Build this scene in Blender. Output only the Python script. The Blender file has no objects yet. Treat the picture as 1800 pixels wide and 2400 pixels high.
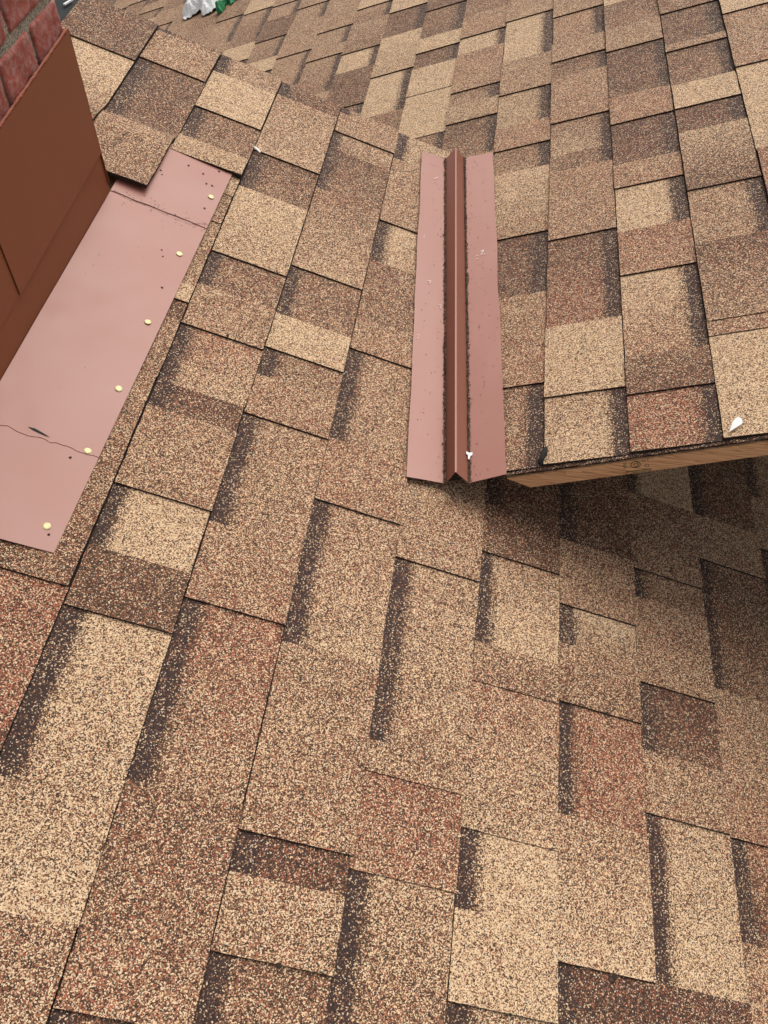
import bpy, bmesh, math, random
from mathutils import Vector, Matrix, noise

# ---------------------------------------------------------------- camera, world, light
scn = bpy.context.scene
col = scn.collection
random.seed(11)

cam_d = bpy.data.cameras.new('camera')
cam = bpy.data.objects.new('camera', cam_d)
col.objects.link(cam)
RM = ((0.99168, -0.10187, 0.07868), (0.12871, 0.77773, -0.61528), (0.00148, 0.62029, 0.78437))
cam.matrix_world = Matrix.Translation((0.03159, 0.0, 1.13014)) @ Matrix(RM).to_4x4()
cam_d.sensor_fit = 'VERTICAL'
cam_d.sensor_height = 36.0
cam_d.lens = 2056.87 / 2400.0 * 36.0
cam_d.clip_start = 0.02
cam_d.clip_end = 500.0
scn.camera = cam

SUN_EL = 57.0
SUN_AZ = 20.0      # degrees from +y towards +x
wd = bpy.data.worlds.new('World')
scn.world = wd
wd.use_nodes = True
nt = wd.node_tree
bg = nt.nodes['Background']
sky = nt.nodes.new('ShaderNodeTexSky')
sky.sky_type = 'NISHITA'
sky.sun_disc = False
sky.sun_elevation = math.radians(SUN_EL)
sky.sun_rotation = math.radians(SUN_AZ)
sky.air_density = 1.0
sky.dust_density = 4.0
sky.ozone_density = 1.0
hsv = nt.nodes.new('ShaderNodeHueSaturation')
hsv.inputs['Saturation'].default_value = 0.22
nt.links.new(sky.outputs[0], hsv.inputs['Color'])
nt.links.new(hsv.outputs[0], bg.inputs['Color'])
bg.inputs['Strength'].default_value = 0.135

sd = bpy.data.lights.new('sun', 'SUN')
sd.energy = 1.9
sd.angle = math.radians(55)
sd.color = (1.0, 0.93, 0.82)
so = bpy.data.objects.new('sun', sd)
col.objects.link(so)
el, az = math.radians(SUN_EL), math.radians(SUN_AZ)
sdir = Vector((math.sin(az) * math.cos(el), math.cos(az) * math.cos(el), math.sin(el)))
so.rotation_euler = sdir.to_track_quat('Z', 'Y').to_euler()
so.location = (1, 3, 5)

scn.view_settings.view_transform = 'Standard'
scn.view_settings.look = 'None'
scn.view_settings.exposure = -0.06
scn.view_settings.gamma = 1.0

# ---------------------------------------------------------------- helpers
PITCH = 0.36353
CP, SP = math.cos(PITCH), math.sin(PITCH)

def PA(s, y, h=0.0):
    """left slope: s = metres down the slope from the trough line, y = along the courses, h = off the surface"""
    return Vector((s * CP + h * SP, y, -s * SP + h * CP))

def PB(s, y, h=0.0):
    """right slope: s = metres up the slope from the trough line"""
    return Vector((s * CP - h * SP, y, s * SP + h * CP))

def link(o, parent=None):
    col.objects.link(o)
    if parent: o.parent = parent
    return o

def tag(o, label=None, cat=None, group=None, kind=None):
    if label: o['label'] = label
    if cat: o['category'] = cat
    if group: o['group'] = group
    if kind: o['kind'] = kind
    return o

def mesh_obj(name, verts, faces, mats, parent=None, fm=None, smooth=False):
    me = bpy.data.meshes.new(name)
    me.from_pydata([tuple(v) for v in verts], [], faces)
    for m in (mats if isinstance(mats, (list, tuple)) else [mats]): me.materials.append(m)
    if fm:
        for p, k in zip(me.polygons, fm): p.material_index = k
    if smooth:
        for p in me.polygons: p.use_smooth = True
    me.update()
    return link(bpy.data.objects.new(name, me), parent)

def empty(name, loc, label=None, cat=None, group=None):
    o = bpy.data.objects.new(name, None)
    o.empty_display_size = 0.05
    o.location = loc
    link(o)
    tag(o, label, cat, group)
    return o

def child(o, root):
    """parent keeping world geometry: mesh data is in world space, so undo the root's location"""
    o.parent = root
    o.matrix_parent_inverse = Matrix.Translation(-root.location)
    return o

def nz(x, y=0.0, z=0.0):
    return noise.noise(Vector((x, y, z)))

# ---------------------------------------------------------------- materials
def new_mat(name):
    m = bpy.data.materials.new(name)
    m.use_nodes = True
    t = m.node_tree
    return m, t, t.nodes['Principled BSDF']

def N(t, kind, **kw):
    n = t.nodes.new(kind)
    for k, v in kw.items(): setattr(n, k, v)
    return n

def setin(n, **kw):
    for k, v in kw.items(): n.inputs[k].default_value = v

def math_n(t, op, a, b=None, c=None):
    n = N(t, 'ShaderNodeMath', operation=op)
    for i, v in enumerate((a, b, c)):
        if v is None: continue
        if isinstance(v, (int, float)): n.inputs[i].default_value = v
        else: t.links.new(v, n.inputs[i])
    return n.outputs[0]

def mixc(t, f, a, b):
    n = N(t, 'ShaderNodeMix', data_type='RGBA')
    for sock, v in ((n.inputs[0], f), (n.inputs[6], a), (n.inputs[7], b)):
        if isinstance(v, (int, float)): sock.default_value = v
        elif isinstance(v, tuple): sock.default_value = v
        else: t.links.new(v, sock)
    return n.outputs[2]

def shingle_material():
    m, t, p = new_mat('shingle_granules')
    L = t.links
    tc = N(t, 'ShaderNodeTexCoord').outputs['Object']
    at = N(t, 'ShaderNodeAttribute', attribute_name='granules')
    sep = N(t, 'ShaderNodeSeparateColor')
    L.new(at.outputs['Color'], sep.inputs[0])
    fc, fd, fr = sep.outputs
    # coarse unevenness of the blend
    n1 = N(t, 'ShaderNodeTexNoise'); setin(n1, Scale=28.0, Detail=3.0, Roughness=0.6)
    L.new(tc, n1.inputs['Vector'])
    n2 = N(t, 'ShaderNodeTexNoise'); setin(n2, Scale=9.0, Detail=2.0)
    L.new(tc, n2.inputs['Vector'])
    n3 = N(t, 'ShaderNodeTexNoise'); setin(n3, Scale=120.0, Detail=1.0)
    L.new(tc, n3.inputs['Vector'])
    u1 = math_n(t, 'SUBTRACT', n1.outputs['Fac'], 0.5)
    u2 = math_n(t, 'SUBTRACT', n2.outputs['Fac'], 0.5)
    u3 = math_n(t, 'SUBTRACT', n3.outputs['Fac'], 0.5)
    fd2 = math_n(t, 'ADD', math_n(t, 'MULTIPLY_ADD', u1, 0.28, fd), math_n(t, 'MULTIPLY', u3, 0.22))
    fr2 = math_n(t, 'MAXIMUM', math_n(t, 'MULTIPLY_ADD', u2, 0.30, fr), 0.0)
    fc2 = math_n(t, 'MULTIPLY_ADD', u1, -0.22, fc)
    # granules
    wn = N(t, 'ShaderNodeTexNoise'); setin(wn, Scale=500.0, Detail=0.0)
    L.new(tc, wn.inputs['Vector'])
    va = N(t, 'ShaderNodeVectorMath', operation='MULTIPLY_ADD')
    L.new(wn.outputs['Color'], va.inputs[0]); va.inputs[1].default_value = (.0016, .0016, .0016); L.new(tc, va.inputs[2])
    vo = N(t, 'ShaderNodeTexVoronoi'); setin(vo, Scale=GRAN, Randomness=1.0)
    L.new(va.outputs[0], vo.inputs['Vector'])
    s2 = N(t, 'ShaderNodeSeparateColor'); L.new(vo.outputs['Color'], s2.inputs[0])
    r, g, b = s2.outputs
    isd = math_n(t, 'LESS_THAN', r, fd2)
    isr = math_n(t, 'LESS_THAN', r, math_n(t, 'ADD', fd2, fr2))
    isc = math_n(t, 'GREATER_THAN', r, math_n(t, 'SUBTRACT', 1.0, fc2))
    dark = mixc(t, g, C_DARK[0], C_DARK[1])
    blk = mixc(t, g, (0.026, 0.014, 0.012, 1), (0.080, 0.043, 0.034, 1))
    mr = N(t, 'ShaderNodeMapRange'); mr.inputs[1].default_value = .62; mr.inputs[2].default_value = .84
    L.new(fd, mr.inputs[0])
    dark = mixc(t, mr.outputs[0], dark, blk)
    red = mixc(t, g, C_RED[0], C_RED[1])
    tan = mixc(t, g, C_TAN[0], C_TAN[1])
    cream = mixc(t, g, C_CREAM[0], C_CREAM[1])
    c = mixc(t, isc, tan, cream)
    c = mixc(t, isr, c, red)
    c = mixc(t, isd, c, dark)
    # stray bleached granules
    st = math_n(t, 'GREATER_THAN', b, 0.982)
    c = mixc(t, math_n(t, 'MULTIPLY', st, 0.8), c, (0.80, 0.70, 0.55, 1))
    L.new(c, p.inputs['Base Color'])
    setin(p, Roughness=0.72)
    p.inputs['Specular IOR Level'].default_value = 0.35
    bp = N(t, 'ShaderNodeBump'); setin(bp, Strength=0.55, Distance=0.0012)
    hh = math_n(t, 'ADD', math_n(t, 'MULTIPLY', vo.outputs['Distance'], -1.0), math_n(t, 'MULTIPLY', b, 0.9))
    L.new(hh, bp.inputs['Height'])
    L.new(bp.outputs[0], p.inputs['Normal'])
    return m

GRAN = 740.0
C_DARK = ((0.034, 0.018, 0.012, 1), (0.118, 0.062, 0.036, 1))
C_RED = ((0.30, 0.080, 0.045, 1), (0.50, 0.17, 0.095, 1))
C_TAN = ((0.235, 0.106, 0.054, 1), (0.41, 0.205, 0.114, 1))
C_CREAM = ((0.60, 0.38, 0.215, 1), (0.94, 0.71, 0.455, 1))
M_SH = shingle_material()
# blends of granules: share of cream, dark and red grains (the rest is tan)
BLEND = {
 'Y': (.58, .22, .01), 'y': (.42, .34, .05), 'T': (.30, .39, .09), 't': (.27, .38, .19),
 'B': (.19, .52, .10), 'b': (.11, .65, .08), 'D': (.08, .71, .11), 'R': (.20, .43, .31),
}

def metal_material(name, c1, c2, rough=0.42, metallic=0.0, spec=0.5, coat=0.0, dirt=0.25):
    m, t, p = new_mat(name)
    L = t.links
    tc = N(t, 'ShaderNodeTexCoord').outputs['Object']
    n1 = N(t, 'ShaderNodeTexNoise'); setin(n1, Scale=6.0, Detail=4.0, Roughness=0.55)
    L.new(tc, n1.inputs['Vector'])
    n2 = N(t, 'ShaderNodeTexNoise'); setin(n2, Scale=140.0, Detail=3.0, Roughness=0.7)
    L.new(tc, n2.inputs['Vector'])
    c = mixc(t, n1.outputs['Fac'], c1, c2)
    f = math_n(t, 'MULTIPLY', math_n(t, 'SMOOTH_MIN', 1.0, math_n(t, 'MULTIPLY', math_n(t, 'MAXIMUM', math_n(t, 'SUBTRACT', n2.outputs['Fac'], 0.60), 0.0), 5.0), 0.0), dirt)
    c = mixc(t, f, c, tuple(x * 0.55 for x in c1[:3]) + (1,))
    L.new(c, p.inputs['Base Color'])
    rr = math_n(t, 'MULTIPLY_ADD', n1.outputs['Fac'], 0.22, rough - 0.11)
    L.new(rr, p.inputs['Roughness'])
    setin(p, Metallic=metallic)
    p.inputs['Specular IOR Level'].default_value = spec
    p.inputs['Coat Weight'].default_value = coat
    p.inputs['Coat Roughness'].default_value = 0.35
    bp = N(t, 'ShaderNodeBump'); setin(bp, Strength=0.25, Distance=0.004)
    n3 = N(t, 'ShaderNodeTexNoise'); setin(n3, Scale=9.0, Detail=2.0)
    L.new(tc, n3.inputs['Vector'])
    L.new(n3.outputs['Fac'], bp.inputs['Height'])
    L.new(bp.outputs[0], p.inputs['Normal'])
    return m

def plain(name, c, rough=0.7, metallic=0.0, spec=0.4, nscale=60.0, vary=0.25, bump=0.0, bscale=300.0):
    m, t, p = new_mat(name)
    L = t.links
    tc = N(t, 'ShaderNodeTexCoord').outputs['Object']
    n1 = N(t, 'ShaderNodeTexNoise'); setin(n1, Scale=nscale, Detail=4.0)
    L.new(tc, n1.inputs['Vector'])
    a = tuple(x * (1 - vary) for x in c) + (1,)
    b = tuple(min(1, x * (1 + vary)) for x in c) + (1,)
    L.new(mixc(t, n1.outputs['Fac'], a, b), p.inputs['Base Color'])
    setin(p, Roughness=rough, Metallic=metallic)
    p.inputs['Specular IOR Level'].default_value = spec
    if bump:
        n3 = N(t, 'ShaderNodeTexNoise'); setin(n3, Scale=bscale, Detail=4.0)
        L.new(tc, n3.inputs['Vector'])
        bp = N(t, 'ShaderNodeBump'); setin(bp, Strength=bump, Distance=0.003)
        L.new(n3.outputs['Fac'], bp.inputs['Height'])
        L.new(bp.outputs[0], p.inputs['Normal'])
    return m

M_FLASH_LIT = metal_material('flashing_paint_lit', (0.36, 0.155, 0.118, 1), (0.405, 0.178, 0.137, 1), rough=0.42, spec=0.55, coat=0.0, dirt=0.12)  # lit copy of the brown paint, pale sky sheen mixed into its colour
M_FLASH_SHADED = metal_material('flashing_paint_shaded', (0.205, 0.066, 0.028, 1), (0.235, 0.078, 0.035, 1), rough=0.5, spec=0.3, dirt=0.06)  # same paint on upright faces, their shade put into a darker colour
M_FELT = plain('asphalt_edge', (0.020, 0.017, 0.015), 0.85, nscale=400, vary=0.6, bump=0.6, bscale=600)
M_MEMBRANE = plain('roof_membrane', (0.020, 0.026, 0.028), 0.85, nscale=40, vary=0.5, bump=0.4, bscale=120)
M_EDGE = plain('asphalt_cut_edge', (0.034, 0.022, 0.017), 0.9, nscale=500, vary=0.7)
M_DECK = plain('deck_board', (0.33, 0.22, 0.12), 0.8, nscale=90, vary=0.35)
M_NAIL = plain('galvanized_nail', (0.74, 0.64, 0.34), 0.4, metallic=0.15, vary=0.1)
M_HOLE = plain('hole_dark', (0.045, 0.018, 0.014), 0.9, nscale=300, vary=0.4)
M_WHITE = plain('white_plastic', (0.90, 0.90, 0.90), 0.5, vary=0.04)
M_GREEN = plain('green_print', (0.02, 0.22, 0.08), 0.45, vary=0.15)
M_STAMP = plain('green_ink', (0.035, 0.085, 0.025), 0.8, nscale=500, vary=0.5)
M_PRINT = plain('grey_print', (0.16, 0.16, 0.18), 0.5, vary=0.2)
M_SEAL = plain('red_sealant', (0.34, 0.10, 0.055), 0.6, nscale=250, vary=0.3, bump=0.8, bscale=350)
M_GROUND = plain('lawn_soil', (0.09, 0.10, 0.045), 0.95, nscale=6, vary=0.5)
M_SIDING = plain('gable_siding', (0.30, 0.27, 0.23), 0.8, nscale=30, vary=0.15)

def wood_material():
    m, t, p = new_mat('pine_board')
    L = t.links
    tc = N(t, 'ShaderNodeTexCoord').outputs['Object']
    mp = N(t, 'ShaderNodeMapping'); mp.inputs['Rotation'].default_value = (0, PITCH, 0)
    mp.inputs['Scale'].default_value = (1.6, 30.0, 30.0)
    L.new(tc, mp.inputs[0])
    nn = N(t, 'ShaderNodeTexNoise'); setin(nn, Scale=1.8, Detail=3.0, Roughness=0.5)
    L.new(mp.outputs[0], nn.inputs['Vector'])
    rings = math_n(t, 'FRACT', math_n(t, 'MULTIPLY', nn.outputs['Fac'], 13.0))
    rg = math_n(t, 'POWER', rings, 2.2)
    c = mixc(t, rg, (0.90, 0.54, 0.29, 1), (0.46, 0.19, 0.075, 1))
    n2 = N(t, 'ShaderNodeTexNoise'); setin(n2, Scale=5.0, Detail=2.0)
    L.new(mp.outputs[0], n2.inputs['Vector'])
    c = mixc(t, math_n(t, 'MULTIPLY', n2.outputs['Fac'], 0.35), c, (0.72, 0.40, 0.22, 1))
    L.new(c, p.inputs['Base Color'])
    setin(p, Roughness=0.7)
    bp = N(t, 'ShaderNodeBump'); setin(bp, Strength=0.3, Distance=0.001)
    L.new(nn.outputs['Fac'], bp.inputs['Height']); L.new(bp.outputs[0], p.inputs['Normal'])
    return m
M_WOOD = wood_material()

def brick_material():
    m, t, p = new_mat('old_red_brick')
    L = t.links
    tc = N(t, 'ShaderNodeTexCoord').outputs['Object']
    n1 = N(t, 'ShaderNodeTexNoise'); setin(n1, Scale=22.0, Detail=6.0, Roughness=0.65)
    n2 = N(t, 'ShaderNodeTexNoise'); setin(n2, Scale=75.0, Detail=6.0, Roughness=0.75)
    L.new(tc, n1.inputs['Vector']); L.new(tc, n2.inputs['Vector'])
    c = mixc(t, n1.outputs['Fac'], (0.19, 0.036, 0.027, 1), (0.42, 0.105, 0.072, 1))
    r = N(t, 'ShaderNodeValToRGB')
    r.color_ramp.elements[0].position = 0.46; r.color_ramp.elements[1].position = 0.70
    L.new(n2.outputs['Fac'], r.inputs[0])
    c = mixc(t, math_n(t, 'MULTIPLY', r.outputs[0], 0.75), c, (0.46, 0.30, 0.27, 1))
    L.new(c, p.inputs['Base Color'])
    setin(p, Roughness=0.8)
    bp = N(t, 'ShaderNodeBump'); setin(bp, Strength=0.8, Distance=0.003)
    L.new(n2.outputs['Fac'], bp.inputs['Height']); L.new(bp.outputs[0], p.inputs['Normal'])
    return m
M_BRICK = brick_material()

def mortar_material():
    m, t, p = new_mat('sandy_mortar')
    L = t.links
    tc = N(t, 'ShaderNodeTexCoord').outputs['Object']
    vo = N(t, 'ShaderNodeTexVoronoi'); setin(vo, Scale=520.0)
    n1 = N(t, 'ShaderNodeTexNoise'); setin(n1, Scale=60.0, Detail=4.0)
    L.new(tc, vo.inputs['Vector']); L.new(tc, n1.inputs['Vector'])
    s = N(t, 'ShaderNodeSeparateColor'); L.new(vo.outputs['Color'], s.inputs[0])
    c = mixc(t, s.outputs[0], (0.09, 0.08, 0.06, 1), (0.50, 0.43, 0.33, 1))
    c = mixc(t, math_n(t, 'MULTIPLY', n1.outputs['Fac'], 0.5), c, (0.13, 0.115, 0.09, 1))
    L.new(c, p.inputs['Base Color'])
    setin(p, Roughness=0.95)
    bp = N(t, 'ShaderNodeBump'); setin(bp, Strength=1.0, Distance=0.003)
    L.new(n1.outputs['Fac'], bp.inputs['Height']); L.new(bp.outputs[0], p.inputs['Normal'])
    return m
M_MORTAR = mortar_material()

# ---------------------------------------------------------------- shingle courses
EA, EB = 0.143, 0.137
A0, B0 = -0.77258, 0.04385
A_FAR = 1.957
RAKE = 0.962

def make_course(parent, P, dn, line_s, e, y_start, segs, seedv, y_far, y_near, name='shingle_course', head=0.008, curl=None):
    """One course of laminated shingles. P(s,y,h) places a point; dn=+1 if s grows down the slope.
    line_s is the s of the butt edge of the course above; segs run from y_start towards -y."""
    rnd = random.Random(seedv)
    full = []
    # filler farther away than the part read from the photo
    y = y_start
    pre = []
    k = 'T' if segs and segs[0][1] == 'G' else 'G'
    while y < y_far:
        w = rnd.uniform(.07, .20)
        y2 = min(y + w, y_far)
        cc = rnd.choice('YyTTTtBBbb')
        pre.append((y2, y, k, cc, rnd.choice((cc, 'T', cc))))
        k = 'T' if k == 'G' else 'G'
        y = y2
    for s in reversed(pre): full.append(s)
    y = y_start
    for s in segs:
        full.append((y, s[0], s[1], s[2], s[3])); y = s[0]
    k = 'T' if segs and segs[-1][1] == 'G' else 'G'
    while y > y_near:
        w = rnd.uniform(.07, .20)
        y2 = y - w
        cc = rnd.choice('YyTTTtBBb')
        full.append((y, y2, k, cc, rnd.choice((cc, 'T', cc))))
        k = 'T' if k == 'G' else 'G'
        y = y2
    verts, faces, cols, fmi = [], [], [], []
    for si, (ya, yb, kind, c1, c2) in enumerate(full):
        if yb >= y_far or ya <= y_near: continue
        ya = min(ya, y_far); yb = max(yb, y_near)
        if ya - yb < 0.002: continue
        hk = {'T': 0.0035, 'G': 0.0, 'H': 0.0018}[kind]
        ragged = rnd.uniform(-.0009, .0009)
        b1, b2 = BLEND[c1], BLEND[c2]
        n = max(2, int((ya - yb) / 0.006) + 1)
        bw0 = rnd.uniform(.021, .030)
        bw = bw0
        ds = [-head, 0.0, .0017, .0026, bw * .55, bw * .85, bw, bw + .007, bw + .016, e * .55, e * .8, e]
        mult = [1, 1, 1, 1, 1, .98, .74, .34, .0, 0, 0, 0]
        base = len(verts)
        # a hair of overlap so that a tooth's side wall stands in the joint
        for i in range(n + 1):
            u = i / n
            yy = ya + (yb - ya) * u
            wav = ragged + 0.0010 * nz(yy * 14, line_s * 31, si) + 0.0006 * nz(yy * 120, line_s * 17)
            lift = 0.0007 * (1 + nz(yy * 7, line_s * 9, 3.3))
            b = [b1[q] * (1 - u) + b2[q] * u for q in range(3)]
            for j, d in enumerate(ds):
                dd = d + (wav if j == len(ds) - 1 else 0)
                if 4 <= j <= 8: dd += .0035 * nz(yy * 9, line_s * 7, 2.0) + .0012 * nz(yy * 50, line_s * 7)
                h = 0.0008 + 0.0050 * max(0, d) / e + hk + lift * max(0, d) / e
                if j < 2 or (j == 2 and nz(yy * 45, line_s * 13) > .25): h = -0.0008 + .0001 * j   # the seam under the course above
                jy = 0.0
                if i in (0, n): jy = 0.0005 * nz(d * 90, yy * 3, line_s * 5)
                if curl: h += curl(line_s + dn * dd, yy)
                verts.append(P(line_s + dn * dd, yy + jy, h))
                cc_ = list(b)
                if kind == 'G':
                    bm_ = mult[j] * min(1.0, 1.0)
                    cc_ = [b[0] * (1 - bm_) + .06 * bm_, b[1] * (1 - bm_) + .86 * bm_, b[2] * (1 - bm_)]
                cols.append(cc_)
        m_ = len(ds)
        for i in range(n):
            for j in range(m_ - 1):
                a = base + i * m_ + j
                f = (a, a + 1, a + m_ + 1, a + m_)
                faces.append(f if dn > 0 else f[::-1]); fmi.append(1 if j < 2 else 0)
        # skirt walls: butt edge and both ends go down to just below the sheet
        ring = [base + j for j in range(m_)] + [base + i * m_ + m_ - 1 for i in range(1, n + 1)] + [base + n * m_ + j for j in range(m_ - 2, -1, -1)]
        low = []
        for idx in ring:
            v = verts[idx]
            low.append(len(verts))
            # drop to h = -0.0015 along the normal
            nrm = P(0, 0, 1) - P(0, 0, 0)
            h0 = (v - P(0, 0, 0)).dot(nrm)
            verts.append(v - nrm * ((h0 + 0.0015) if not curl or h0 < .0115 else .0075))
            cols.append((.02, .92, .0))
        # walls use their own top vertices so the cut edge is dark
        top = []
        for idx in ring:
            top.append(len(verts)); verts.append(verts[idx]); cols.append((.10, .80, .0))
        for q in range(len(ring) - 1):
            f = (top[q], low[q], low[q + 1], top[q + 1])
            faces.append(f if dn > 0 else f[::-1]); fmi.append(1)
    if not verts: return None
    o = mesh_obj(name, verts, faces, [M_SH, M_EDGE], fm=fmi)
    at = o.data.color_attributes.new('granules', 'FLOAT_COLOR', 'POINT')
    flat = []
    for c in cols: flat += [c[0], c[1], c[2], 1.0]
    at.data.foreach_set('color', flat)
    child(o, parent)
    return o

def slab(name, P, s0, s1, y0, y1, h0, h1, mat, parent=None):
    v = [P(s0, y0, h0), P(s1, y0, h0), P(s1, y1, h0), P(s0, y1, h0), P(s0, y0, h1), P(s1, y0, h1), P(s1, y1, h1), P(s0, y1, h1)]
    f = [(0, 3, 2, 1), (4, 5, 6, 7), (0, 1, 5, 4), (1, 2, 6, 5), (2, 3, 7, 6), (3, 0, 4, 7)]
    o = mesh_obj(name, v, f, mat)
    if parent: child(o, parent)
    return o

def prism(name, pts_top, depth_vec, mat, parent=None):
    """closed flat piece: outline pts_top extruded by depth_vec"""
    n = len(pts_top)
    v = [Vector(p) for p in pts_top] + [Vector(p) + depth_vec for p in pts_top]
    f = [tuple(range(n)), tuple(range(2 * n - 1, n - 1, -1))]
    for i in range(n):
        j = (i + 1) % n
        f.append((i, i + n, j + n, j))
    o = mesh_obj(name, v, f, mat)
    if parent: child(o, parent)
    return o

# what the photo shows of every course: y of each joint, tooth (T/H) or cut-out (G), granule blends
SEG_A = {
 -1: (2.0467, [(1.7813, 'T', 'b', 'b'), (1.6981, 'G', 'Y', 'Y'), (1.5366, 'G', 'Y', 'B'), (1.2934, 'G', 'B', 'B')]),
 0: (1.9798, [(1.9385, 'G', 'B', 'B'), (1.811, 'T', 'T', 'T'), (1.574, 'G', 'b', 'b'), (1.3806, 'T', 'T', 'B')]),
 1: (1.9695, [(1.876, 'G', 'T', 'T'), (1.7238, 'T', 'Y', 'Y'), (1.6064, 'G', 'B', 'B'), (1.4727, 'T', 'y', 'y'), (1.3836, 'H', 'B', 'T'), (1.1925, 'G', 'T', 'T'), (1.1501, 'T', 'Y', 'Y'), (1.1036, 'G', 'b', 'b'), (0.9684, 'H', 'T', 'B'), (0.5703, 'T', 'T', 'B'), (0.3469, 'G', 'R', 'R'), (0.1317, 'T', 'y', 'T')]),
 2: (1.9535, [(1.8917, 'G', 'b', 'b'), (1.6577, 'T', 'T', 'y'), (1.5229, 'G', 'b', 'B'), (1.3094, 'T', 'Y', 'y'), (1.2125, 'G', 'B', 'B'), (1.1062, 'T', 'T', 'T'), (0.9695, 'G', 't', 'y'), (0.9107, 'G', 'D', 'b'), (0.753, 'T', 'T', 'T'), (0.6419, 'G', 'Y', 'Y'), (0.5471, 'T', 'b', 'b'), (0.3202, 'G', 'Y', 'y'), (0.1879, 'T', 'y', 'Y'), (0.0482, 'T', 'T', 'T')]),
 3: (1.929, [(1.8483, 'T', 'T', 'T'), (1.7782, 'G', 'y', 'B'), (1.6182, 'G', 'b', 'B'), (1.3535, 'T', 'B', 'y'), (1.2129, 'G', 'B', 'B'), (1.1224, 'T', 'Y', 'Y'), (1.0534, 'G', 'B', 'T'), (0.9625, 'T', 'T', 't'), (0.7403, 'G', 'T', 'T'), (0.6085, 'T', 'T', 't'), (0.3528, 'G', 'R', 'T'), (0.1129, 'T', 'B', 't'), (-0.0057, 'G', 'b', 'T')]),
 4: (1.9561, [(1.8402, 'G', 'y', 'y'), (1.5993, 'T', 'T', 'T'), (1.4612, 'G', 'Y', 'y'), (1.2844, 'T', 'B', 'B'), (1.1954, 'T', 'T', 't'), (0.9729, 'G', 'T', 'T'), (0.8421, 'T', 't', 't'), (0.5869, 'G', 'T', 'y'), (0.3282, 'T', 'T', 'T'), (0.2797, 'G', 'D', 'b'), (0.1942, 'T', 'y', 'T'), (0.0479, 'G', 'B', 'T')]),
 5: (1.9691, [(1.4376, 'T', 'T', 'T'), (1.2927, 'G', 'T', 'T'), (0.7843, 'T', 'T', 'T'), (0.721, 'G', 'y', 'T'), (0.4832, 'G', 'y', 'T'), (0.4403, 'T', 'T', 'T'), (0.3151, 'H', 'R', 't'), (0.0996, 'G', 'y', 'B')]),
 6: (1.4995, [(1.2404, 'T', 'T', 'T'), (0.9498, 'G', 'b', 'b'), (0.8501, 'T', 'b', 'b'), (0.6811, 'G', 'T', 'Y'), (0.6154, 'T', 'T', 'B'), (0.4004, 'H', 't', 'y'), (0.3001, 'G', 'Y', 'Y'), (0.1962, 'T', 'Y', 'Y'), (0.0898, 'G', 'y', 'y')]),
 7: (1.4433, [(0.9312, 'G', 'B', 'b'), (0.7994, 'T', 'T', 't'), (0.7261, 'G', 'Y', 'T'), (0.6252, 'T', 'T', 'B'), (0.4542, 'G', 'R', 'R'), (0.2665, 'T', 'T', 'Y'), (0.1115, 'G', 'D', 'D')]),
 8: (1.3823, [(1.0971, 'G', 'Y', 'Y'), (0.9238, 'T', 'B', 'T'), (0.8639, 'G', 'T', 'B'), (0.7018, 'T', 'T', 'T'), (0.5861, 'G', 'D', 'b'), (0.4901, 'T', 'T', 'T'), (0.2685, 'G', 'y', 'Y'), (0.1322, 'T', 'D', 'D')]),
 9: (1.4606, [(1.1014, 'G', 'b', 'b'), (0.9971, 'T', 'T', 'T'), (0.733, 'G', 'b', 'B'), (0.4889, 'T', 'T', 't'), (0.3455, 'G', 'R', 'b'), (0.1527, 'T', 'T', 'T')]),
 10: (1.4669, [(1.2061, 'G', 'T', 'T'), (1.0746, 'T', 'T', 'T'), (0.824, 'G', 'b', 'b'), (0.5635, 'T', 'T', 'T'), (0.4049, 'G', 'y', 'y'), (0.2189, 'T', 'B', 'B')]),
}
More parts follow.
